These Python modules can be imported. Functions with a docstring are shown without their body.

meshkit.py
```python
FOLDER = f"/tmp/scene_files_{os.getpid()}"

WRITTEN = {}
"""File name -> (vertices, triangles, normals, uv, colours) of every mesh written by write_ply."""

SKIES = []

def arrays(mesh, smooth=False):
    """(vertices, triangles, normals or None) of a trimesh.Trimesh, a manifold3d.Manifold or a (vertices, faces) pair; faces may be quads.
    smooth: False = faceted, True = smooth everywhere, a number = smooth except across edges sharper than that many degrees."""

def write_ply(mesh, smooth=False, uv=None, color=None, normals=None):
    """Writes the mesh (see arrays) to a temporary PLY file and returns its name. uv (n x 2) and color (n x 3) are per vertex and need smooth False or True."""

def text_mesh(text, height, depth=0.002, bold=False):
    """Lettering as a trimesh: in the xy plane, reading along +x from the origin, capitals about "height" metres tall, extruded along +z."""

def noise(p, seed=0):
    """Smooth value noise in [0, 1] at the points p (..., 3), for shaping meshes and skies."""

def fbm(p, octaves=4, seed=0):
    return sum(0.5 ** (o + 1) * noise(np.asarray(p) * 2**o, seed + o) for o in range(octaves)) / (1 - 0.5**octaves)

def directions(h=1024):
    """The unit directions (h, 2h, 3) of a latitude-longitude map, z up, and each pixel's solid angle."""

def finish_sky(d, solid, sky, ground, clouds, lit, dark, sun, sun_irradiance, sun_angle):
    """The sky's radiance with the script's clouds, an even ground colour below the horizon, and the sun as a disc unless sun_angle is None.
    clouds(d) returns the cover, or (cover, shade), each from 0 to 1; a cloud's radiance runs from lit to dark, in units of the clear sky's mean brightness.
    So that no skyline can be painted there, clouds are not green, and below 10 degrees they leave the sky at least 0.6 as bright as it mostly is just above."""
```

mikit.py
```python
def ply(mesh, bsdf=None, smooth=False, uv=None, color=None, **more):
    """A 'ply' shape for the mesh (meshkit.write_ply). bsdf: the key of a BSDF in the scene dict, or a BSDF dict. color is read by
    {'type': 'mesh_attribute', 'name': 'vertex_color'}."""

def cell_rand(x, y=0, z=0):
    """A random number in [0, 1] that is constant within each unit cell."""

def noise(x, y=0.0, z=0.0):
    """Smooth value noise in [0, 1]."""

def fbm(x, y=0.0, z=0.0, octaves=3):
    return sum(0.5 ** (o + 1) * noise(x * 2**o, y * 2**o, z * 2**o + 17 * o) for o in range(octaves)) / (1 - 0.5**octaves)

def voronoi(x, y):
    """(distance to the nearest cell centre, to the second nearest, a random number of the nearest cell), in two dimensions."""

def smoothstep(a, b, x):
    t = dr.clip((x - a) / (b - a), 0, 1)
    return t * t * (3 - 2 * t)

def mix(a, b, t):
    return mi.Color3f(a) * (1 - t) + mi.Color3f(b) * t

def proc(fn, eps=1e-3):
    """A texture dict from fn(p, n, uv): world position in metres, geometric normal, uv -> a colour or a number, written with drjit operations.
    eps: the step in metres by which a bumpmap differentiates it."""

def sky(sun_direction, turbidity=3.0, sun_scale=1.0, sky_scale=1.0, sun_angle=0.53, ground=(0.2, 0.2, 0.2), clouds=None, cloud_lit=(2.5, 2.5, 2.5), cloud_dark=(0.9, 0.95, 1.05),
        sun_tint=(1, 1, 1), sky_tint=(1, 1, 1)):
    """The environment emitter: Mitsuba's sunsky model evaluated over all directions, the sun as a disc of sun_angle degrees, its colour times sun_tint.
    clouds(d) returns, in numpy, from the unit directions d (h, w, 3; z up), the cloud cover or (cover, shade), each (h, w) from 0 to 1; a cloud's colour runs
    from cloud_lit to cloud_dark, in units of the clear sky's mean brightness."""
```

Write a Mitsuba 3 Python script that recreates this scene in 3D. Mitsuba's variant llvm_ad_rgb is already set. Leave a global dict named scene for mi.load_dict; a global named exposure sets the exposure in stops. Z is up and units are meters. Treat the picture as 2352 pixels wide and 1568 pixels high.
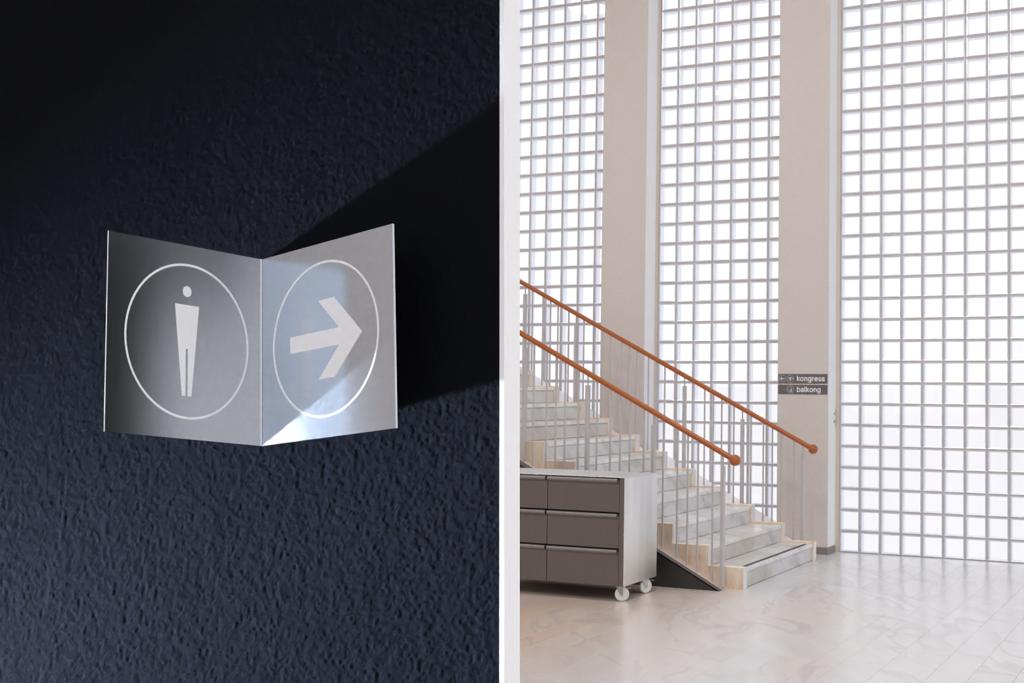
import math
import numpy as np
import trimesh
import drjit as dr
import mitsuba as mi
import mikit
import meshkit
from shapely import affinity
from shapely.geometry import Polygon, Point, LineString, box as sbox
from shapely.ops import unary_union
from mikit import noise, fbm, smoothstep, mix, cell_rand

T = mi.ScalarTransform4f
scene, labels = {}, {}

# ---------------------------------------------------------------- camera, sky, light, exposure
CAM = np.array([3.439564, -10.386159, 1.557720])
RIGHT = np.array([0.928899, 0.370261, 0.007238])
DOWN = np.array([-0.007834, 0.039187, -0.999201])
FWD = np.array([-0.370249, 0.928101, 0.039301])
FOCAL = 2633.325
scene['camera'] = {
    'type': 'perspective', 'fov': math.degrees(2 * math.atan(2352 / 2 / FOCAL)), 'fov_axis': 'x',
    'near_clip': 0.05, 'far_clip': 500.0,
    'principal_point_offset_x': -(1773 - 1176) / 2352,
    'principal_point_offset_y': 0.0,
    'to_world': T().look_at(origin=CAM.tolist(), target=(CAM + FWD).tolist(), up=(-DOWN).tolist()),
}


def overcast(d):
    cover = np.ones(d.shape[:2])
    shade = 0.12 * meshkit.fbm(d * 3.0, 3, seed=5)
    return cover, shade


scene['sky'] = mikit.sky((0.2, 0.5, 0.84), turbidity=6.0, sun_scale=0.0, ground=(0.93, 0.93, 0.94), clouds=overcast,
                         cloud_lit=(1.0, 1.0, 1.03), cloud_dark=(0.8, 0.8, 0.83))
_sky = np.array(scene['sky']['bitmap'])[..., :3]
SKY_MEAN = float(_sky[: _sky.shape[0] // 2].mean())
exposure = math.log2(1.06 / SKY_MEAN)          # the overcast sky comes out just about white
UNIT = SKY_MEAN                                # radiance of the overcast sky: lamps are given relative to it
SPOT_POWER = 26000.0
ADDED_LAMP = 72.0  # brightness of the ceiling lamps added to lift the hall

# ---------------------------------------------------------------- helpers
_used = {}


def key_for(name):
    n = _used.get(name, -1) + 1
    _used[name] = n
    return name if n == 0 else f'{name}_{n:03d}'


def thing(name, label=None, cat=None, group=None, kind=None):
    k = key_for(name)
    e = {}
    if label: e['label'] = label
    if cat: e['category'] = cat
    if group: e['group'] = group
    if kind: e['kind'] = kind
    labels[k] = e
    return k


def part(parent, name, mesh, mat, smooth=False, label=None, kind=None, to_world=None, **more):
    k = key_for(f'{parent}__{name}')
    d = mesh if isinstance(mesh, dict) else mikit.ply(mesh, mat, smooth=smooth, **more)
    d = dict(d)
    if mat is not None: d['bsdf'] = {'type': 'ref', 'id': mat}
    if to_world is not None: d['to_world'] = to_world
    scene[k] = d
    if label or kind:
        labels[k] = {}
        if label: labels[k]['label'] = label
        if kind: labels[k]['kind'] = kind
    return k


def whole(key, mesh, mat, smooth=False, **more):
    scene[key] = mikit.ply(mesh, mat, smooth=smooth, **more)
    return key


def bx(x0, x1, y0, y1, z0, z1):
    m = trimesh.creation.box((x1 - x0, y1 - y0, z1 - z0))
    m.apply_translation(((x0 + x1) / 2, (y0 + y1) / 2, (z0 + z1) / 2))
    return m


def cham(x0, x1, y0, y1, z0, z1, c=0.003):
    """A box with chamfered edges (convex hull of inset corners)."""
    p = []
    for x, sx in ((x0, 1), (x1, -1)):
        for y, sy in ((y0, 1), (y1, -1)):
            for z, sz in ((z0, 1), (z1, -1)):
                p += [(x, y + sy * c, z + sz * c), (x + sx * c, y, z + sz * c), (x + sx * c, y + sy * c, z)]
    return trimesh.convex.convex_hull(np.array(p))


def cat(*ms):
    return trimesh.util.concatenate([m for m in ms])


def extr(poly, depth):
    geoms = getattr(poly, 'geoms', [poly])
    return cat(*[trimesh.creation.extrude_polygon(g, depth, engine='earcut') for g in geoms])


def prism_xz(pts, y0, y1):
    """A polygon in (x, z) extruded from y0 to y1."""
    m = extr(Polygon(pts) if not hasattr(pts, 'area') else pts, y1 - y0)
    v = m.vertices.copy()
    m.vertices = np.stack([v[:, 0], y0 + v[:, 2], v[:, 1]], 1)
    m.invert()
    return m


def tube(p0, p1, r, n=16):
    return trimesh.creation.cylinder(radius=r, segment=[p0, p1], sections=n)


# ---------------------------------------------------------------- materials
def rgb(*c):
    return {'type': 'rgb', 'value': list(c)}


def two(b):
    return {'type': 'twosided', 'b': b}


def principled(color, rough, metallic=0.0, spec=0.5, **k):
    return {'type': 'principled', 'base_color': color if isinstance(color, dict) else rgb(*color), 'roughness': rough, 'metallic': metallic, 'specular': spec, **k}


def bump(b, fn, scale, eps=1e-3):
    return {'type': 'bumpmap', 'arbitrary': mikit.proc(fn, eps=eps), 'scale': scale, 'b': b}


scene['m_plaster'] = two({'type': 'diffuse', 'reflectance': mikit.proc(
    lambda p, n, uv: mi.Color3f(0.695, 0.632, 0.600) * (0.97 + 0.06 * fbm(p.x * 60, p.y * 60, p.z * 60, 2)))})
scene['m_white_wall'] = two({'type': 'diffuse', 'reflectance': rgb(0.80, 0.80, 0.80)})
scene['m_ceiling'] = two({'type': 'diffuse', 'reflectance': rgb(0.82, 0.82, 0.82)})
scene['m_added_trim'] = two({'type': 'diffuse', 'reflectance': rgb(0.97, 0.97, 0.975)})
scene['m_added_recess'] = two({'type': 'diffuse', 'reflectance': rgb(0.02, 0.02, 0.022)})
scene['m_added_board'] = two({'type': 'diffuse', 'reflectance': rgb(0.10, 0.10, 0.105)})
scene['m_mortar'] = two({'type': 'diffuse', 'reflectance': mikit.proc(
    lambda p, n, uv: mi.Color3f(0.56, 0.52, 0.49) * (0.9 + 0.2 * fbm(p.x * 9, p.y * 9, p.z * 9, 2)))})
scene['m_lit_reveal'] = two({'type': 'diffuse', 'reflectance': rgb(0.88, 0.88, 0.885)})  # pier plaster made whiter: window light on that side put into the colour
scene['m_jamb'] = two({'type': 'diffuse', 'reflectance': rgb(0.70, 0.62, 0.54)})
scene['m_block'] = two(principled((0.81, 0.85, 0.93), 0.32, 0.7))
scene['m_pane'] = {'type': 'thindielectric', 'int_ior': 1.45}
scene['m_base_grey'] = two(principled((0.22, 0.20, 0.19), 0.5))


def marble_floor(seed, warm):
    def fn(p, n, uv):
        x, y = p.x + seed * 3.7, p.y + seed * 5.3
        w = fbm(p.x * 1.1, p.y * 0.7, 3.1, 3)
        sx = x * 3.2 + y * 2.2 + 1.6 * fbm(x * 2, y * 2, seed, 2)
        sy = y * 0.9 - x * 0.7
        streak = fbm(sx * 2.2, sy * 1.2, 7.7 + seed, 4)
        vein = 1 - smoothstep(0.0, 0.07, dr.abs(fbm(sx * 0.9, sy * 0.7, 2.0 + seed, 4) - 0.5))
        side = 1 - smoothstep(-1.6, 0.5, p.x + 0.12 * p.y)
        patch = 1 - smoothstep(0.2, 1.1, dr.sqrt(dr.square(p.x - 0.95) + dr.square((p.y + 4.0) * 0.45)))
        t = dr.clip((w - 0.62) * 0.8 + warm + 0.95 * side + 0.22 * patch, 0, 1)
        c = mix((0.78, 0.775, 0.78), (0.80, 0.59, 0.45), t)
        c = c * (0.91 + 0.17 * streak)
        return mix(c, (0.46, 0.42, 0.41), 0.26 * vein * smoothstep(0.35, 0.7, w + 0.2 * streak))
    return {'type': 'roughplastic', 'distribution': 'ggx', 'alpha': 0.05, 'int_ior': 1.75, 'nonlinear': False,
            'diffuse_reflectance': mikit.proc(fn)}


for i, warm in enumerate((-0.04, 0.0, 0.05)):
    scene[f'm_floor_{i}'] = two(marble_floor(i, warm))
scene['m_grout'] = two({'type': 'diffuse', 'reflectance': rgb(0.66, 0.62, 0.60)})


def white_marble(p, n, uv):
    u = p.x * 1.0 + p.z * 2.6 + p.y * 1.7
    v = p.y * 3.3 - p.z * 2.2 + p.x
    w = fbm(u * 1.2, v * 1.0, 4.0, 3)
    s = fbm(u * 5 + 2 * w, v * 1.1, 1.0, 4)
    vein = 1 - smoothstep(0.0, 0.03, dr.abs(fbm(u * 3.4, v * 1.9, 9.0, 4) - 0.5))
    c = mix((0.90, 0.895, 0.895), (0.76, 0.75, 0.745), smoothstep(0.4, 0.75, s))
    c = mix(c, (0.66, 0.58, 0.49), 0.55 * smoothstep(0.55, 0.72, fbm(p.y * 1.1 + 3.1, p.x * 1.3, p.z * 2, 2)))
    return mix(c, (0.40, 0.39, 0.39), 0.42 * vein * smoothstep(0.42, 0.68, w))


scene['m_marble'] = two({'type': 'roughplastic', 'distribution': 'ggx', 'alpha': 0.06, 'int_ior': 1.5, 'nonlinear': False, 'diffuse_reflectance': mikit.proc(white_marble)})
scene['m_marble_riser'] = two({'type': 'roughplastic', 'distribution': 'ggx', 'alpha': 0.2, 'int_ior': 1.45, 'nonlinear': False, 'diffuse_reflectance': mikit.proc(white_marble)})


def travertine(p, n, uv):
    s = fbm(p.x * 22, p.y * 5, p.z * 5, 4)
    w = fbm(p.x * 5, p.y * 5, p.z * 6 + 2, 3)
    c = mix((0.84, 0.70, 0.56), (0.68, 0.49, 0.33), smoothstep(0.38, 0.66, 0.55 * s + 0.45 * w))
    return mix(c, (0.86, 0.76, 0.66), smoothstep(0.55, 0.8, w))


scene['m_travertine'] = two(principled(mikit.proc(travertine), 0.45))
scene['m_stone_rim'] = two(principled((0.72, 0.71, 0.705), 0.4))
scene['m_anti_slip'] = two(principled((0.075, 0.072, 0.08), 0.7))
scene['m_plinth'] = two(principled(mikit.proc(lambda p, n, uv: mi.Color3f(0.030, 0.026, 0.025) * (0.85 + 0.3 * fbm(p.x * 14, p.y * 14, p.z * 14, 3))), 0.45))
scene['m_ledge'] = two(principled((0.105, 0.092, 0.098), 0.35))
scene['m_strip'] = two(principled((0.55, 0.46, 0.40), 0.4))
scene['m_white_slope'] = two(principled((0.78, 0.78, 0.80), 0.4))
scene['m_core'] = two({'type': 'diffuse', 'reflectance': rgb(0.4, 0.38, 0.36)})
scene['m_rail_paint'] = two(principled((0.50, 0.475, 0.475), 0.4, 0.0))


def wood(p, n, uv):
    g = fbm(p.x * 3.2, p.y * 160, p.z * 160 + p.x * 80, 3)
    k = fbm(p.x * 1.7, p.y * 8, p.z * 3, 2)
    return mix((0.44, 0.125, 0.020), (0.31, 0.068, 0.009), dr.clip(0.6 * g + 0.6 * k - 0.1, 0, 1))


scene['m_wood'] = two(principled(mikit.proc(wood), 0.33, spec=0.5, clearcoat=0.4, clearcoat_gloss=0.8))


def brushed(p, n, uv):
    return fbm(p.x * 8, p.y * 8, p.z * 900, 2)


scene['m_lit_steel_side'] = two({'type': 'roughconductor', 'distribution': 'ggx', 'material': 'none', 'alpha': 0.2, 'specular_reflectance': mikit.proc(
    lambda p, n, uv: mi.Color3f(0.99, 1.0, 0.985) * (0.84 + 0.24 * smoothstep(0.3, 0.7, fbm(p.y * 9 + 0.25 * noise(p.z * 3, p.y * 4), 3.3, p.z * 0.7, 2))))})  # cabinet steel with the bright reflected streaks painted into its colour
scene['m_steel_top'] = two({'type': 'roughconductor', 'distribution': 'ggx', 'material': 'none', 'alpha': 0.2, 'specular_reflectance': rgb(0.94, 0.95, 0.93)})
scene['m_shaded_steel_front'] = two({'type': 'roughconductor', 'distribution': 'ggx', 'material': 'none', 'alpha': 0.28, 'specular_reflectance': mikit.proc(
    lambda p, n, uv: mi.Color3f(0.225, 0.20, 0.195) * (0.94 + 0.12 * fbm(p.x * 300, p.y * 300, p.z * 6, 2)))})  # same cabinet steel, darkened to paint in the dim reflection on the fronts
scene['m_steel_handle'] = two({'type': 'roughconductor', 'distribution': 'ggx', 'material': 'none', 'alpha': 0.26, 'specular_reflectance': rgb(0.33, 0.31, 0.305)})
scene['m_dark_gap'] = two(principled((0.03, 0.025, 0.025), 0.6))
scene['m_caster_steel'] = two(principled((0.55, 0.52, 0.51), 0.3, 0.9))
scene['m_nylon'] = two(principled((0.72, 0.75, 0.72), 0.4))
scene['m_sign_panel'] = two(principled((0.135, 0.122, 0.13), 0.45))
scene['m_sign_white'] = two(principled((0.86, 0.85, 0.86), 0.5))
scene['m_bracket'] = two(principled((0.45, 0.46, 0.48), 0.4, 0.6))


# near partition: black paint with a roller stipple
scene['m_black_wall'] = two({'type': 'diffuse', 'reflectance': rgb(0.0076, 0.0082, 0.0106)})


def sheet(p, n, uv):
    return mi.Color3f(0.60, 0.645, 0.715) * (0.93 + 0.1 * fbm(p.x * 14, p.y * 14, p.z * 1500, 2) + 0.05 * fbm(p.x * 30, p.y * 30, p.z * 30, 2))


# steel brushed along the wings: a nearly clear reflection plus a faint lobe drawn out across the grain
scene['m_sign_steel'] = two({'type': 'blendbsdf', 'weight': 0.08,
                             'a': {'type': 'roughconductor', 'distribution': 'beckmann', 'material': 'none', 'alpha_u': 0.010, 'alpha_v': 0.035, 'specular_reflectance': mikit.proc(sheet)},
                             'c': {'type': 'roughconductor', 'distribution': 'beckmann', 'material': 'none', 'alpha_u': 0.045, 'alpha_v': 0.36, 'specular_reflectance': mikit.proc(sheet)}})
scene['m_sign_ink'] = two({'type': 'diffuse', 'reflectance': rgb(0.95, 0.95, 0.97)})
scene['m_fold_glint'] = two(principled((0.9, 0.9, 0.92), 0.35, 0.6))
scene['m_lamp_body'] = two(principled((0.05, 0.05, 0.05), 0.5))

# ---------------------------------------------------------------- room shell
XL, XR, YB, ZC = -8.0, 13.0, -14.2, 7.0
PITCH, JOINT = 0.2, 0.016
ROWS = 30
GLASS_TOP = ROWS * PITCH

thing('floor', kind='structure')
whole('floor', bx(XL, XR, YB, 0.09, -0.25, -0.012), 'm_grout')
# the marble strips run towards the glass wall, in random widths and lengths
rng = np.random.default_rng(11)
joints = [-2.30, -1.98, -1.72, -1.42, -1.16, -0.86, -0.62, -0.45, -0.236, 0.02, 0.30, 0.49, 0.767, 1.00, 1.235, 1.386, 1.635, 1.92, 2.13, 2.36, 2.62, 2.90]
NEAR_Y = -5.6
for j in range(len(joints) - 1):
    x0, x1 = joints[j], joints[j + 1]
    y = -0.006
    while y > NEAR_Y:
        ln = rng.uniform(0.5, 1.0) if y < -0.01 else rng.uniform(0.25, 0.9)
        y2 = max(y - ln, NEAR_Y)
        if y2 - NEAR_Y < 0.2: y2 = NEAR_Y
        up = rng.uniform(-0.0004, 0.0)
        part('floor', 'tile', cham(x0 + 0.0006, x1 - 0.0006, y2 + 0.0006, y - 0.0006, -0.012, up, 0.0008), f'm_floor_{rng.choice(3, p=[0.45, 0.35, 0.2])}')
        y = y2
# the rest of the same floor, out of the picture: slabs of the same strips
rest = []
for x0, x1, y0, y1 in ((XL, joints[0], YB, 0.0), (joints[-1], XR, YB, 0.0), (joints[0], joints[-1], YB, NEAR_Y)):
    nx, ny = max(1, round((x1 - x0) / 0.6)), max(1, round((y1 - y0) / 1.2))
    for a in range(nx):
        for b in range(ny):
            xa, xb = x0 + (x1 - x0) * a / nx, x0 + (x1 - x0) * (a + 1) / nx
            ya, yb = y0 + (y1 - y0) * b / ny, y0 + (y1 - y0) * (b + 1) / ny
            rest.append(bx(xa + 0.001, xb - 0.001, ya + 0.001, yb - 0.001, -0.012, -0.0005))
part('floor', 'outer_tiles', cat(*rest), 'm_floor_1', kind='stuff')

thing('ceiling', kind='structure')
whole('ceiling', bx(XL, XR, YB, 0.3, ZC, ZC + 0.2), 'm_ceiling')
thing('wall_left', kind='structure')
whole('wall_left', bx(XL - 0.2, XL, YB, 0.3, 0, ZC), 'm_white_wall')


def wall_with_holes(holes, lo, hi, top):
    p = sbox(lo, 0, hi, top)
    for h in holes: p = p.difference(sbox(*h))
    return p


# right wall with a dark recess and board, added to darken reflections in the sign
thing('wall_right', kind='structure')
added_side_holes = [(-11.4 + 2.75 * i, 0.9, -8.9 + 2.75 * i, 6.4) for i in range(4)]
rw = extr(wall_with_holes([(YB + 0.2, 0.0, -12.83, ZC)] + added_side_holes, YB, 0.3, ZC), 0.2)
v = rw.vertices.copy(); rw.vertices = np.stack([XR + v[:, 2], v[:, 0], v[:, 1]], 1)
whole('wall_right', rw, 'm_white_wall')
part('wall_right', 'added_recess', cat(bx(XR + 1.6, XR + 1.7, YB, -12.6, 0, ZC), bx(XR + 0.2, XR + 1.7, -12.83, -12.73, 0, ZC), bx(XR + 0.2, XR + 1.7, YB + 0.1, YB + 0.2, 0, ZC),
                                  bx(XR + 0.2, XR + 1.7, YB, -12.7, ZC - 0.1, ZC), bx(XR + 0.2, XR + 1.7, YB, -12.7, -0.1, 0)), 'm_added_recess')
part('wall_right', 'added_dark_board', bx(XR - 0.25, XR, -12.83, -12.0, 5.1, 6.4), 'm_added_board')

# back wall with tall unseen windows, added to light the pier fronts
thing('wall_back', kind='structure')
added_back_holes = [(-4.6 + 3.5 * i, 0.9, -1.5 + 3.5 * i, 6.6) for i in range(5)]
bw = extr(wall_with_holes(added_back_holes, XL, XR, ZC), 0.2)
v = bw.vertices.copy(); bw.vertices = np.stack([v[:, 0], YB - v[:, 2], v[:, 1]], 1); bw.invert()
whole('wall_back', bw, 'm_white_wall')

# ---------------------------------------------------------------- the glass block wall
thing('wall_front', kind='structure')
fw = [bx(XL, XR, 0.0, 0.3, GLASS_TOP, ZC)]
part('wall_front', 'upper_wall', cat(*fw), 'm_plaster')


def pier(x0, x1, y0=-0.231):
    k = part('wall_front', 'pier', cham(x0, x1, y0, 0.10, 0.0, GLASS_TOP, 0.006), 'm_plaster')
    part(k, 'lit_reveal', bx(x1, x1 + 0.0015, y0 + 0.006, -0.012, 0.0685, GLASS_TOP), 'm_lit_reveal', label='side of the pier, whitened for the window light on it')
    part(k, 'baseboard', cham(x0 - 0.004, x1 + 0.004, y0 - 0.006, -0.02, 0.0, 0.068, 0.003), 'm_base_grey', label='grey baseboard round the foot of the pier')
    return k


# one hollow glass block: a bevelled rim and the four inner sides; the clear front face is its pane
def block_body():
    def ring(a, y): return [(-a, y, -a), (a, y, -a), (a, y, a), (-a, y, a)]
    h = (PITCH - JOINT) / 2
    v = ring(h, 0.0) + ring(h - 0.0105, 0.0055) + ring(h - 0.0085, 0.080) + ring(h, 0.084)
    f = []
    for s in range(3):
        for i in range(4):
            a, b = s * 4 + i, s * 4 + (i + 1) % 4
            f.append((a, b, b + 4, a + 4))
    for i in range(4):
        f.append((i, (i + 1) % 4, 12 + (i + 1) % 4, 12 + i))
    f = np.array(f)
    return trimesh.Trimesh(np.array(v), np.vstack([f[:, [0, 1, 2]], f[:, [0, 2, 3]]]), process=False)


BODY = block_body()
h = (PITCH - JOINT) / 2 - 0.0104
PANE = trimesh.Trimesh([(-h, 0.010, -h), (h, 0.010, -h), (h, 0.010, h), (-h, 0.010, h)], [(0, 1, 2), (0, 2, 3)], process=False)
BODY_PLY, PANE_PLY = mikit.ply(BODY, 'm_block'), mikit.ply(PANE, 'm_pane')


def mortar(x0, cols, rows):
    ms = []
    for c in range(cols + 1):
        x = x0 + c * PITCH
        ms.append(bx(x - JOINT / 2, x + JOINT / 2, 0.003, 0.084, 0.0, rows * PITCH))
    for r in range(rows + 1):
        z = r * PITCH
        for c in range(cols):
            x = x0 + c * PITCH
            ms.append(bx(x + JOINT / 2, x + PITCH - JOINT / 2, 0.003, 0.084, max(z - JOINT / 2, 0.0), z + JOINT / 2))
    return cat(*ms)


def glass_window(x0, cols, detailed=True):
    w = thing('window_%d' % (len([k for k in labels if k.startswith('window_') and '__' not in k]) + 1), kind='structure')
    part(w, 'mortar_grid', mortar(x0, cols, ROWS), 'm_mortar', label='warm grey mortar grid between the glass blocks')
    if detailed:
        for r in range(ROWS):
            for c in range(cols):
                tw = T().translate([x0 + (c + 0.5) * PITCH, 0, (r + 0.5) * PITCH])
                b = part(w, 'glass_block', BODY_PLY, 'm_block', to_world=tw)
                part(b, 'pane', PANE_PLY, 'm_pane', to_world=tw)
    else:
        bs, ps = [], []
        for r in range(ROWS):
            for c in range(cols):
                d = [x0 + (c + 0.5) * PITCH, 0, (r + 0.5) * PITCH]
                m = BODY.copy(); m.apply_translation(d); bs.append(m)
                m = PANE.copy(); m.apply_translation(d); ps.append(m)
        part(w, 'glass_blocks', cat(*bs), 'm_block', kind='stuff')
        part(w, 'panes', cat(*ps), 'm_pane', kind='stuff')
    return w


glass_window(-3.90, 7)
glass_window(-1.95, 7)
glass_window(0.0, 10)
for x in (2.35, 4.70, 7.05, 9.40): glass_window(x, 10, False)
for x in (-5.85, -7.80): glass_window(x, 7, False)
for x0, x1 in ((-2.488, -1.985), (-0.553, -0.040), (2.01, 2.34), (4.36, 4.69), (6.71, 7.04), (9.06, 9.39), (11.41, XR), (-4.44, -3.91), (-6.39, -5.86), (XL, -7.81)):
    pier(x0, x1)
for x0, x1 in ((-1.985, -1.958), (-0.040, -0.008)):
    part('wall_front', 'jamb', bx(x0, x1, -0.010, 0.07, 0, GLASS_TOP), 'm_jamb', label='beige plaster jamb between pier and glass blocks')

# unseen back wall windows, added for more daylight in the hall
for i, (x0, z0, x1, z1) in enumerate(added_back_holes):
    w = thing('window_%d' % (len([k for k in labels if k.startswith('window_') and '__' not in k]) + 1), kind='structure')
    fr = extr(sbox(x0, z0, x1, z1).difference(unary_union([sbox(x0 + 0.07 + k * (x1 - x0) / 3, z0 + 0.07, x0 + (k + 1) * (x1 - x0) / 3 - 0.04, z1 - 0.07) for k in range(3)])), 0.08)
    v = fr.vertices.copy(); fr.vertices = np.stack([v[:, 0], YB - 0.14 + v[:, 2], v[:, 1]], 1)
    part(w, 'window_frame', fr, 'm_white_wall')
    part(w, 'pane', trimesh.Trimesh([(x0, YB - 0.1, z0), (x1, YB - 0.1, z0), (x1, YB - 0.1, z1), (x0, YB - 0.1, z1)], [(0, 1, 2), (0, 2, 3)], process=False), 'm_pane')

for x0, z0, x1, z1 in added_side_holes:  # unseen right wall windows, added for more light from that side
    w = thing('window_%d' % (len([k for k in labels if k.startswith('window_') and '__' not in k]) + 1), kind='structure')
    fr = extr(sbox(x0, z0, x1, z1).difference(unary_union([sbox(x0 + 0.07 + k * (x1 - x0) / 2, z0 + 0.07, x0 + (k + 1) * (x1 - x0) / 2 - 0.04, z1 - 0.07) for k in range(2)])), 0.08)
    v = fr.vertices.copy(); fr.vertices = np.stack([XR + 0.06 + v[:, 2], v[:, 0], v[:, 1]], 1)
    part(w, 'window_frame', fr, 'm_white_wall')
    part(w, 'pane', trimesh.Trimesh([(XR + 0.1, x0, z0), (XR + 0.1, x1, z0), (XR + 0.1, x1, z1), (XR + 0.1, x0, z1)], [(0, 1, 2), (0, 2, 3)], process=False), 'm_pane')

# ---------------------------------------------------------------- near partition, and an added white strip standing for the gutter between views
FOLD_TOP = np.array([2.7173544, -9.6846529, 1.6569227])
FOLD = np.array([0.0158911, -0.0108615, -0.1487599])       # fold line, top to bottom
LW = np.array([-0.0531081, -0.0943307, 0.0134432])         # left wing, fold to free edge
RW = np.array([0.1542449, -0.0290848, 0.0179966])          # right wing
WN = np.array([0.0884157, -0.9927088, 0.0819260])          # wall normal
P0 = FOLD_TOP - 0.003 * WN


def through(px, py, p, n):
    d = (px - 1773) / FOCAL * RIGHT + (py - 784) / FOCAL * DOWN + FWD
    return CAM + d * ((p - CAM) @ n) / (d @ n)


def edge_line(px, p):
    a, b = through(px, 0, p, WN), through(px, 1568, p, WN)
    d = (b - a) / (b[2] - a[2])
    return lambda z: a + d * (z - a[2])


TH = 0.11
ef, er = edge_line(1158, P0), edge_line(1194, P0 - TH * WN)
hd = np.cross(WN, [0, 0, 1.0]); hd /= np.linalg.norm(hd)
if hd[0] > 0: hd = -hd
ZT = 3.2
front, rear = [ef(0.0), ef(ZT)], [er(0.0), er(ZT)]
dn = -WN * TH
inset = hd * 0.004


def slab(a0, a1, b0, b1, far):
    """Eight corners: front edge bottom/top, rear edge bottom/top, and the same far along hd."""
    v = [a0, a1, b0, b1, a0 + far, a1 + far, b0 + far, b1 + far]
    return trimesh.convex.convex_hull(np.array(v))


thing('wall_near', kind='structure')
drop = -WN * 0.0014
body = slab(front[0] + inset + drop, front[1] + inset + drop, rear[0] + inset, rear[1] + inset, hd * 3.4)
# the roller stipple of the paint, as relief, on the part of the wall around the sign
up = np.cross(hd, WN); up = up if up[2] > 0 else -up
STEP = 0.0007
z_lo, z_hi = 1.27, 1.95
na, nb = int(0.50 / STEP), int((z_hi - z_lo) / STEP)
zz = np.linspace(z_lo, z_hi, nb)
aa = np.linspace(0.0, 0.50, na)
G = np.array([ef(z) for z in zz])[:, None, :] + inset + aa[None, :, None] * hd
q = G.reshape(-1, 3)
ab = np.stack([q @ hd, q @ up, np.zeros(len(q))], 1)
relief = 0.00075 * meshkit.fbm(ab * 310, 2, seed=3) + 0.00030 * meshkit.noise(ab * 160, seed=9) + 0.0005 * meshkit.noise(ab * 22, seed=4)
q = q + WN * (relief - 0.0012)[:, None]
i, j = np.meshgrid(np.arange(nb - 1), np.arange(na - 1), indexing='ij')
k0 = (i * na + j).ravel()
tri = np.vstack([np.stack([k0, k0 + na, k0 + 1], 1), np.stack([k0 + 1, k0 + na, k0 + na + 1], 1)])
n_ = np.cross(q[tri[0, 1]] - q[tri[0, 0]], q[tri[0, 2]] - q[tri[0, 0]])
if n_ @ WN < 0: tri = tri[:, ::-1]
skin = trimesh.Trimesh(q, tri, process=False)
whole('wall_near', body, 'm_black_wall')
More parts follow.
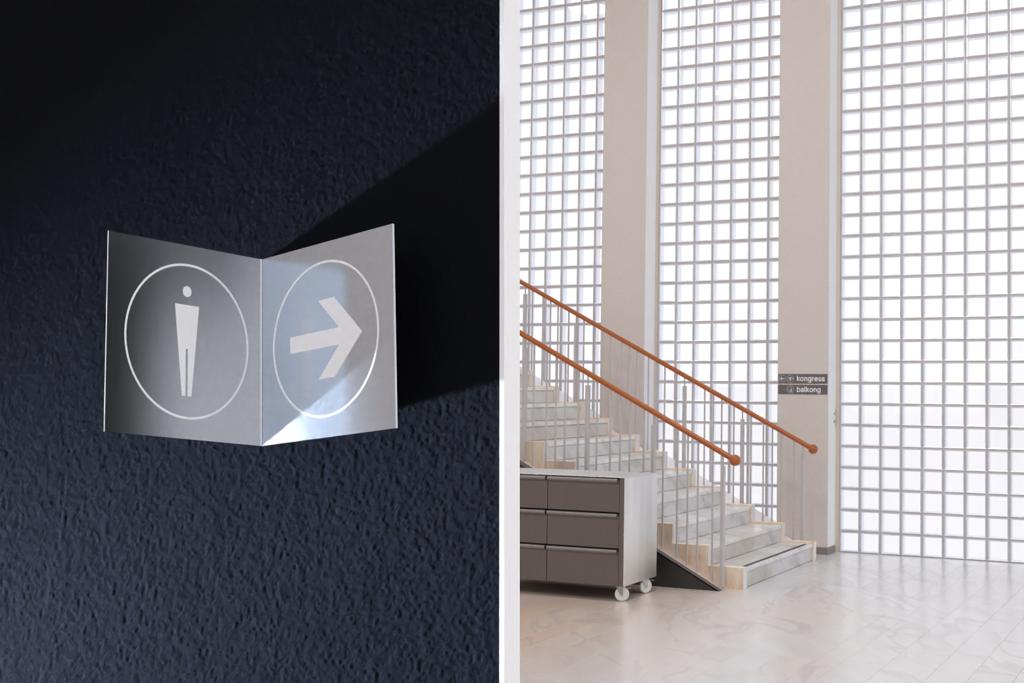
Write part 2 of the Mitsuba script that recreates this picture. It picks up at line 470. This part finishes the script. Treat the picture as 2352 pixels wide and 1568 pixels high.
part('wall_near', 'stippled_paint', skin, 'm_black_wall', smooth=True)
thing('added_trim_1', kind='structure')
whole('added_trim_1', slab(front[0], front[1], rear[0], rear[1], inset), 'm_added_trim')

# ---------------------------------------------------------------- folded steel sign on the black partition
sg = thing('folded_sign', 'V-folded brushed steel sign with man pictogram and arrow, on the black wall', 'sign')


def wing_frame(A):
    n = np.cross(A, FOLD); n /= np.linalg.norm(n)
    if n @ (CAM - FOLD_TOP) < 0: n = -n
    return n


NL, NR = wing_frame(LW), wing_frame(RW)
SHEET = 0.0017


def wing_part(A, n, name, label):
    q = [FOLD_TOP, FOLD_TOP + A, FOLD_TOP + A + FOLD, FOLD_TOP + FOLD]
    m = trimesh.convex.convex_hull(np.array(q + [x - n * SHEET for x in q]))
    uv = np.linalg.lstsq(np.stack([A, FOLD, n], 1), (m.vertices - FOLD_TOP).T, rcond=None)[0][:2].T
    return part(sg, name, m, 'm_sign_steel', label=label, uv=uv)


wl = wing_part(LW, NL, 'left_wing', 'steel wing with the man pictogram')
wr = wing_part(RW, NR, 'right_wing', 'steel wing with the arrow pictogram')
part(sg, 'fold', tube(FOLD_TOP + 0.0004 * (NL + NR), FOLD_TOP + FOLD + 0.0004 * (NL + NR), 0.0008, 10), 'm_fold_glint', smooth=40, label='bright bead added for the glint along the fold')  # thin bead added to paint the highlight of the bend
e = FOLD_TOP + LW - NL * SHEET / 2
part(wl, 'lit_cut_edge', trimesh.convex.convex_hull(np.array([e + s * NL * SHEET * 0.52 + t * FOLD + w * LW * 0.004 for s in (-1, 1) for t in (0, 1) for w in (0, 1)])), 'm_sign_ink', label='cut edge coloured white for the light catching it')  # white colour stands for lamp light on the sheet edge


def art(poly, A, n, parent, name, label=None):
    m = extr(poly, 1.0)
    v = m.vertices.copy()
    m.vertices = FOLD_TOP + v[:, :1] * A + v[:, 1:2] * FOLD + (v[:, 2:3] * 0.00018 + 0.00002) * n
    if m.volume < 0: m.invert()
    part(parent, name, m, 'm_sign_ink', label=label)


def ring(cx, cy, r1, r2):
    return Point(cx, cy).buffer(r1, 64).difference(Point(cx, cy).buffer(r2, 64))


art(ring(0.4935, 0.499, 0.4010, 0.3885), LW, NL, wl, 'ring')
art(Point(0.504, 0.243).buffer(0.0285, 32), LW, NL, wl, 'pictogram_head')
art(Polygon([(0.5817, 0.3133), (0.4248, 0.3133), (0.4703, 0.7825), (0.4948, 0.7825), (0.4954, 0.541), (0.5090, 0.541), (0.5086, 0.7825), (0.5318, 0.7825)]), LW, NL, wl, 'pictogram_body')
art(ring(0.4955, 0.498, 0.4010, 0.3890), RW, NR, wr, 'ring')
art(Polygon([(0.4527, 0.2985), (0.5742, 0.2962), (0.7766, 0.5), (0.5728, 0.7025), (0.4527, 0.7025), (0.6098, 0.5436), (0.2334, 0.5436), (0.2334, 0.4575), (0.6098, 0.4565)]), RW, NR, wr, 'arrow')

# ---------------------------------------------------------------- staircase
RISE, RUN, XS = 0.1535, 0.3017, -0.040
SL = RISE / RUN
YN, YF = -2.24, -0.64               # near outer face, far inner face of the treads
NSTEP = 14
st = thing('staircase', 'straight marble staircase with tan stone cheeks rising left past the glass block wall', 'staircase')


def sz(x, c=-0.083): return SL * -x + c   # height of the slope line at x


def xk(k): return XS - RUN * (k - 1)


# solid core under the steps
pts = [(xk(1) - 0.03, 0.0)]
for k in range(1, NSTEP + 1):
    pts += [(xk(k) - 0.045, RISE * (k - 1)), (xk(k) - 0.045, RISE * k - 0.034)]
pts += [(xk(NSTEP + 1), RISE * NSTEP - 0.034), (xk(NSTEP + 1), 0.0)]
pts = [p for i, p in enumerate(pts) if i == 0 or p != pts[i - 1]]
part(st, 'core', prism_xz(Polygon(pts).buffer(0), -2.16, -0.645), 'm_core')
for k in range(1, NSTEP + 1):
    x, z = xk(k), RISE * k
    xe = xk(k + 1)
    tr = part(st, 'tread', cham(xe - 0.03, x - 0.002, -2.159, YF - 0.001, z - 0.033, z, 0.004), 'm_marble', label='polished white marble tread' if k == 1 else None)
    if k == 1:
        part(tr, 'anti_slip_strip', bx(x - 0.066, x - 0.034, -2.13, -0.70, z - 0.0005, z + 0.0015), 'm_anti_slip', label='dark anti-slip strip')
    part(st, 'riser', cham(x - 0.042, x - 0.013, -2.159, YF - 0.001, z - RISE + 0.0022, z - 0.0355, 0.0015), 'm_marble_riser')
    # near cheek block: face towards the room
    cut = 0.045
    lo0, lo1 = max(sz(x), 0.0), max(sz(xe - cut), 0.0)
    pl = [(x, lo0), (x, z + 0.012), (xe + 0.0015, z + 0.012), (xe - cut + 0.0015, lo1)]
    if k == 1: pl = [(x, 0.0), (x, z + 0.012), (xe + 0.0015, z + 0.012), (xe - cut + 0.0015, lo1), (-0.17, 0.0)]
    part(st, 'cheek', prism_xz(pl, YN, -2.16), 'm_travertine', label='tan stone cheek block' if k == 1 else None)
    # far curb of the step
    low = max(sz(x, -0.083), 0.0)
    pf = [(x + 0.003, low), (x + 0.003, z + 0.012), (xe + 0.003, z + 0.012), (xe + 0.003, max(sz(xe), 0.0))]
    part(st, 'curb', prism_xz(pf, YF, -0.565), 'm_travertine', label='narrow tan curb along the far end of the treads' if k == 1 else None)
    part(st, 'curb_nose', cham(x + 0.0031, x + 0.007, YF + 0.010, -0.565, max(low, z - RISE + 0.012), z + 0.012, 0.0008), 'm_stone_rim')
    part(st, 'cheek_nose', cham(x + 0.0001, x + 0.004, YN + 0.012, -2.16, max(lo0, z - RISE + 0.012) if k > 1 else 0.0, z + 0.012, 0.0008), 'm_stone_rim')
xt = xk(NSTEP + 1)
part(st, 'landing', cham(xt - 2.2, xt, -2.24, -0.56, RISE * NSTEP - 0.16, RISE * NSTEP, 0.004), 'm_marble')
# near side: dark plinth board down to the floor, sloping ledge, and the strip that carries the balusters
xa, xb = -0.194, xt
part(st, 'plinth_board', prism_xz([(xa, 0.0), (xb - 2.2, 0.0), (xb - 2.2, RISE * NSTEP - 0.16), (xb, sz(xb, -0.105)), (xa - 0.012, sz(xa - 0.012, -0.1))], -2.37, -2.345), 'm_plinth', label='dark board closing the side below the stairs')
part(st, 'ledge', trimesh.convex.convex_hull(np.array([(x, y, max(sz(x, c), 0.001)) for x in (xa + 0.02, xb) for y, c in ((-2.372, -0.1005), (-2.325, -0.0845), (-2.372, -0.118), (-2.325, -0.118))])), 'm_ledge', label='dark grey sloping ledge')
part(st, 'carrier_strip', prism_xz([(-0.165, 0.001), (xb, sz(xb, -0.083)), (xb, sz(xb, -0.105)), (-0.20, 0.0)], -2.325, YN), 'm_strip', label='beige sloping strip under the balusters')
# far side: strip for the balusters and the white sloping closure towards the glass
part(st, 'carrier_strip', prism_xz([(-0.165, 0.001), (xb, sz(xb, -0.083)), (xb, sz(xb, -0.11)), (-0.21, 0.0)], -0.565, -0.46), 'm_white_slope')


def slope_panel(x0, x1, y0, y1, c=-0.075):
    return prism_xz([(x0, max(sz(x0, c), 0.012)), (x1, max(sz(x1, c), 0.012)), (x1, max(sz(x1, c - 0.03), 0.0)), (x0, max(sz(x0, c - 0.03), 0.0))], y0, y1)


part(st, 'closing_panel', slope_panel(-0.18, xb, -0.46, -0.238), 'm_white_slope', label='white sloping panel between stairs and glass wall')
for x0, x1 in ((-0.558, -1.955), (-2.492, -3.905)):
    part(st, 'closing_panel', slope_panel(x0, x1, -0.238, -0.004), 'm_white_slope')


# railings
def railing(y, foot_c, label):
    r = thing('stair_railing', label, 'railing')
    rail_z = lambda x: 0.992 + 0.5088 * (-x - 0.09)
    x0, x1 = -0.115, xt - 0.25
    hr = part(r, 'handrail', tube((x0, y, rail_z(x0)), (x1, y, rail_z(x1)), 0.0215, 24), 'm_wood', smooth=40, label='orange-brown round wooden handrail')
    ball = trimesh.creation.icosphere(subdivisions=3, radius=0.0435)
    ball.apply_translation((-0.088, y, rail_z(-0.088)))
    part(hr, 'end_ball', ball, 'm_wood', smooth=True, label='turned wooden ball at the end of the handrail')
    j = 0
    while True:
        xn = -0.188 - 0.6033 * j
        if xn < x1 + 0.05: break
        zt = 0.944 + 0.5088 * (-xn - 0.188)
        nw = part(r, 'newel_post', cham(xn - 0.0135, xn + 0.0135, y - 0.02, y + 0.02, max(sz(xn, foot_c), 0.0) + 0.002, zt, 0.0015), 'm_rail_paint')
        part(nw, 'pin', tube((xn, y, zt), (xn, y, rail_z(xn) - 0.012), 0.0065, 10), 'm_rail_paint', smooth=40)
        for o in (0.087, 0.2125, 0.3005, 0.3905, 0.5155):
            xb_ = xn - o
            if xb_ < x1 + 0.03: continue
            part(r, 'baluster', cham(xb_ - 0.0062, xb_ + 0.0062, y - 0.0062, y + 0.0062, sz(xb_, foot_c) + 0.0045, rail_z(xb_) - 0.014, 0.001), 'm_rail_paint')
        j += 1
    return r


railing(-2.29, -0.083, 'near stair railing with orange wooden handrail, behind the steel drawer cabinet')
railing(-0.51, -0.083, 'far stair railing with orange wooden handrail, in front of the glass block wall')

# ---------------------------------------------------------------- steel drawer cabinet on casters
cb = thing('drawer_cabinet', 'low stainless steel drawer cabinet on white casters beside the stairs', 'cabinet')
CX1, CY0, CY1, CZ0, CZ1 = -0.620, -3.06, -2.545, 0.110, 0.893
CX0 = -1.905
part(cb, 'side_panel', cham(CX1 - 0.040, CX1, CY0, CY1, CZ0, CZ1 - 0.0035, 0.0015), 'm_lit_steel_side', label='brushed steel side panel with bright reflections painted in')
part(cb, 'side_panel', cham(CX0, CX0 + 0.040, CY0, CY1, CZ0, CZ1 - 0.0035, 0.0015), 'm_lit_steel_side')
part(cb, 'front_strip', bx(CX1 - 0.0395, CX1 - 0.0008, CY0 - 0.0012, CY0 - 0.0001, CZ0 + 0.001, CZ1 - 0.004), 'm_shaded_steel_front')
part(cb, 'front_strip', bx(CX0 + 0.0008, CX0 + 0.0395, CY0 - 0.0012, CY0 - 0.0001, CZ0 + 0.001, CZ1 - 0.004), 'm_shaded_steel_front')
part(cb, 'top', cham(CX0 - 0.001, CX1 + 0.001, CY0 - 0.004, CY1 + 0.001, CZ1 - 0.0034, CZ1, 0.001), 'm_steel_top', label='matt steel top sheet')
part(cb, 'carcass', bx(CX0 + 0.041, CX1 - 0.041, CY0 + 0.030, CY1, CZ0 + 0.002, CZ1 - 0.012), 'm_dark_gap', label='dark inside of the cabinet')
zr = [(0.640, CZ1 - 0.0085), (0.381, 0.632), (CZ0, 0.374)]
for xa_, xb_ in ((-1.2645, -0.6635), (-1.8620, -1.2685)):
    for z0, z1 in zr:
        d = part(cb, 'drawer', cham(xa_, xb_, CY0 - 0.002, CY0 + 0.028, z0, z1 - 0.012, 0.002), 'm_shaded_steel_front', label=None)
        # full-width grip: a rounded lip rolled out at the top of the drawer front
        prof = Polygon([(0.0, -0.040), (0.0, -0.001), (-0.004, 0.0)] + [(-0.004 - 0.020 * math.sin(t), -0.015 + 0.015 * math.cos(t)) for t in np.linspace(0, 2.4, 11)] + [(-0.012, -0.033)])
        g = extr(prof, xb_ - xa_ - 0.012)
        v = g.vertices.copy()
        g.vertices = np.stack([xa_ + 0.006 + v[:, 2], CY0 - 0.002 + v[:, 0], z1 + v[:, 1]], 1)
        g.invert() if g.volume < 0 else None
        part(d, 'handle', g, 'm_steel_handle', smooth=35, label='rolled steel grip along the drawer top')


def caster(x, y, turn):
    tw = T().translate([x, y, 0]).rotate([0, 0, 1], turn)
    k = key_for(f'{cb}__caster')
    R_ = 0.052
    # wheel with rounded tread and hub, axle along local y
    prof = np.array([(0.0, -0.013), (0.016, -0.014), (0.018, -0.011), (0.036, -0.011), (0.044, -0.013), (0.049, -0.011), (0.052, -0.005), (0.052, 0.005), (0.049, 0.011), (0.044, 0.013), (0.036, 0.011), (0.018, 0.011), (0.016, 0.014), (0.0, 0.013)])
    wheel = trimesh.creation.revolve(prof, sections=36)
    wheel.apply_transform(trimesh.transformations.rotation_matrix(math.pi / 2, [1, 0, 0]))
    wheel.apply_translation((0, 0, R_))
    if wheel.volume < 0: wheel.invert()
    # the key itself carries the mounting plate; wheel, fork, brake and axle below it
    scene[k] = dict(mikit.ply(cat(cham(-0.045, 0.015, -0.028, 0.028, 0.104, 0.1095, 0.001), tube((-0.015, 0, 0.094), (-0.015, 0, 0.105), 0.021, 20)), 'm_caster_steel'), to_world=tw)
    labels[k] = {'label': 'swivel caster with white wheel'}
    part(k, 'wheel', wheel, 'm_nylon', smooth=35, to_world=tw, label='white nylon wheel')
    fp = Polygon([(-0.036, 0.100), (0.006, 0.100), (0.010, 0.060), (0.008, 0.046), (0.0, 0.042), (-0.008, 0.046), (-0.030, 0.080)])
    part(k, 'fork', cat(prism_xz(fp, -0.0195, -0.0170), prism_xz(fp, 0.0170, 0.0195), bx(-0.036, 0.006, -0.0195, 0.0195, 0.0955, 0.0985)), 'm_caster_steel', to_world=tw)
    part(k, 'axle', tube((0, -0.023, R_), (0, 0.023, R_), 0.006, 12), 'm_caster_steel', to_world=tw)
    part(k, 'brake_lever', cat(bx(0.004, 0.050, -0.013, 0.013, 0.0935, 0.0955), bx(0.047, 0.064, -0.018, 0.018, 0.090, 0.0935)), 'm_caster_steel', to_world=tw)


caster(-0.655, -3.015, 25)
caster(-0.655, -2.655, 62)
caster(-1.865, -3.015, 10)
caster(-1.865, -2.655, 40)

# ---------------------------------------------------------------- direction signs on the pier
SY = -0.2315


def flat(poly_or_mesh, x, z, depth=0.0012, sc=1.0, y=None):
    m = poly_or_mesh if isinstance(poly_or_mesh, trimesh.Trimesh) else extr(poly_or_mesh, depth)
    v = m.vertices.copy() * [sc, sc, 1.0]
    m = m.copy()
    m.vertices = np.stack([x + v[:, 0], (y if y is not None else SY - 0.0042) - v[:, 2], z + v[:, 1]], 1)
    if m.volume < 0: m.invert()
    return m


def lettering(text, x, z, width):
    m = meshkit.text_mesh(text, 0.040, depth=0.0012, bold=True)
    lo, hi = m.bounds
    m.apply_translation((-lo[0], 0, 0))
    s = width / (hi[0] - lo[0])
    m.vertices[:, :2] *= s
    return flat(m, x, z)


RG = 0.0335
# two curved rows of heads round a standing speaker
glyph_crowd = unary_union([sbox(-0.0035, -0.020, 0.0035, 0.017), sbox(-0.0075, 0.006, 0.0075, 0.0105), sbox(-0.033, -0.0012, -0.0155, 0.0012), sbox(0.0155, -0.0012, 0.033, 0.0012)]
                          + [Point(x, z).buffer(0.0031, 8) for x in (-0.0175, -0.0115, 0.0115, 0.0175) for z in (-0.0055, 0.0075)]
                          + [Point(x, 0.0135).buffer(0.0026, 8) for x in (-0.014, 0.014)])
glyph_left = unary_union([LineString([(0.021, 0), (-0.019, 0)]).buffer(0.0032, cap_style=2), LineString([(-0.003, 0.017), (-0.020, 0), (-0.003, -0.017)]).buffer(0.0032, join_style=2, cap_style=2)])
glyph_balcony = unary_union([LineString([(-0.024, 0.000), (-0.016, 0.000), (-0.016, -0.012), (-0.006, -0.012), (-0.006, -0.024), (0.004, -0.024)]).buffer(0.0012, cap_style=2),
                             Polygon([(0.004, 0.022), (0.0065, 0.010), (0.013, 0.000), (0.0145, -0.022), (0.0115, -0.022), (0.010, -0.010), (0.006, -0.022), (0.003, -0.022), (0.0055, 0.002)]),
                             LineString([(0.0035, 0.024), (0.007, 0.008)]).buffer(0.001)])


def sign(z0, z1, text, tx, tz, tw_, icons, label):
    s = thing('direction_sign', label, 'sign', group=None)
    part(s, 'panel', cham(-0.5415, -0.0490, SY - 0.0042, SY + 0.0002, z0, z1, 0.0008), 'm_sign_panel')
    part(s, 'lettering', lettering(text, tx, tz, tw_), 'm_sign_white', label=f'white word {text}')
    for ix, iz, g in icons:
        part(s, 'ring', flat(Point(0, 0).buffer(0.0355, 32).difference(Point(0, 0).buffer(0.0337, 32)), ix, iz), 'm_sign_white')
        part(s, 'pictogram', flat(g, ix, iz), 'm_sign_white')


sign(1.5890, 1.6780, 'kongress', -0.3535, 1.6130, 0.279, [(-0.5000, 1.6335, glyph_left), (-0.4190, 1.6335, glyph_crowd)], 'grey sign reading kongress with left arrow, upper of two on the pier')
sign(1.4875, 1.5760, 'balkong', -0.3515, 1.5105, 0.2365, [(-0.4180, 1.5320, glyph_balcony)], 'grey sign reading balkong, lower of two on the pier')

# small metal cable holder on the side of the pier
wb = thing('cable_holder', 'small grey metal holder with two clips on the right side of the pier', 'bracket')
pts_ = [(-0.0365, -0.030 + 0.012 * math.sin(3.1 * t) ** 3, 1.180 + 0.175 * t) for t in np.linspace(0, 1, 14)]
part(wb, 'wire', cat(*[tube(a, b_, 0.0022, 6) for a, b_ in zip(pts_[:-1], pts_[1:])]), 'm_bracket')
for z in (1.305, 1.232):
    part(wb, 'clip', cat(bx(-0.0402, -0.032, -0.078, -0.034, z - 0.012, z - 0.008), bx(-0.0402, -0.034, -0.078, -0.074, z - 0.012, z + 0.014), bx(-0.0402, -0.034, -0.060, -0.056, z - 0.012, z + 0.010), bx(-0.0402, -0.034, -0.046, -0.034, z + 0.004, z + 0.008)), 'm_bracket')

# ---------------------------------------------------------------- floor spotlight grazing the black wall, out of the picture on the left
LD = np.array([0.8853489, 0.2870480, 0.3657332])
LP = (FOLD_TOP + FOLD / 2) - 1.4 * LD
fl = thing('floor_spotlight', 'small black floor spotlight left of the folded sign, aimed along the black wall', 'lamp')
part(fl, 'base', tube((LP[0], LP[1], 0.0), (LP[0], LP[1], 0.02), 0.12, 32), 'm_lamp_body', smooth=40)
AIM = np.array([2.62, -9.74, 1.33]) - LP
AIM /= np.linalg.norm(AIM)
back = LP - AIM * 0.05
part(fl, 'pole', tube((back[0], back[1], 0.02), (back[0], back[1], back[2]), 0.012, 12), 'm_lamp_body', smooth=40)
snoot = trimesh.creation.annulus(r_min=0.038, r_max=0.042, segment=[LP - AIM * 0.005, LP + AIM * 0.16], sections=32)
part(fl, 'housing', cat(snoot, tube(LP - AIM * 0.09, LP - AIM * 0.005, 0.042, 32)), 'm_lamp_body', smooth=40)
lk = part(fl, 'lens', trimesh.creation.cylinder(radius=0.035, segment=[LP - AIM * 0.004, LP], sections=32), 'm_lamp_body')
scene[lk]['emitter'] = {'type': 'area', 'radiance': rgb(*(SPOT_POWER * UNIT * np.array([0.80, 0.94, 1.20])))}

# unseen ceiling lamps, added to brighten the hall
for i in range(4):
    for j in range(2):
        x, y = XL + 3.0 + 5.0 * i, -8.6 + 5.0 * j
        c = thing('added_ceiling_lamp', 'round white ceiling lamp added to brighten the glass block hall', 'lamp', group='added ceiling lamps')
        part(c, 'rim', trimesh.creation.annulus(r_min=0.28, r_max=0.31, height=0.08, sections=32, transform=T_ if (T_ := trimesh.transformations.translation_matrix((x, y, ZC - 0.04))) is not None else None), 'm_white_wall', smooth=40)
        dk = part(c, 'diffuser', trimesh.creation.cylinder(radius=0.279, height=0.03, sections=32, transform=trimesh.transformations.translation_matrix((x, y, ZC - 0.055))), 'm_white_wall')
        scene[dk]['emitter'] = {'type': 'area', 'radiance': rgb(*(ADDED_LAMP * UNIT * np.array([1.0, 0.985, 0.97])))}
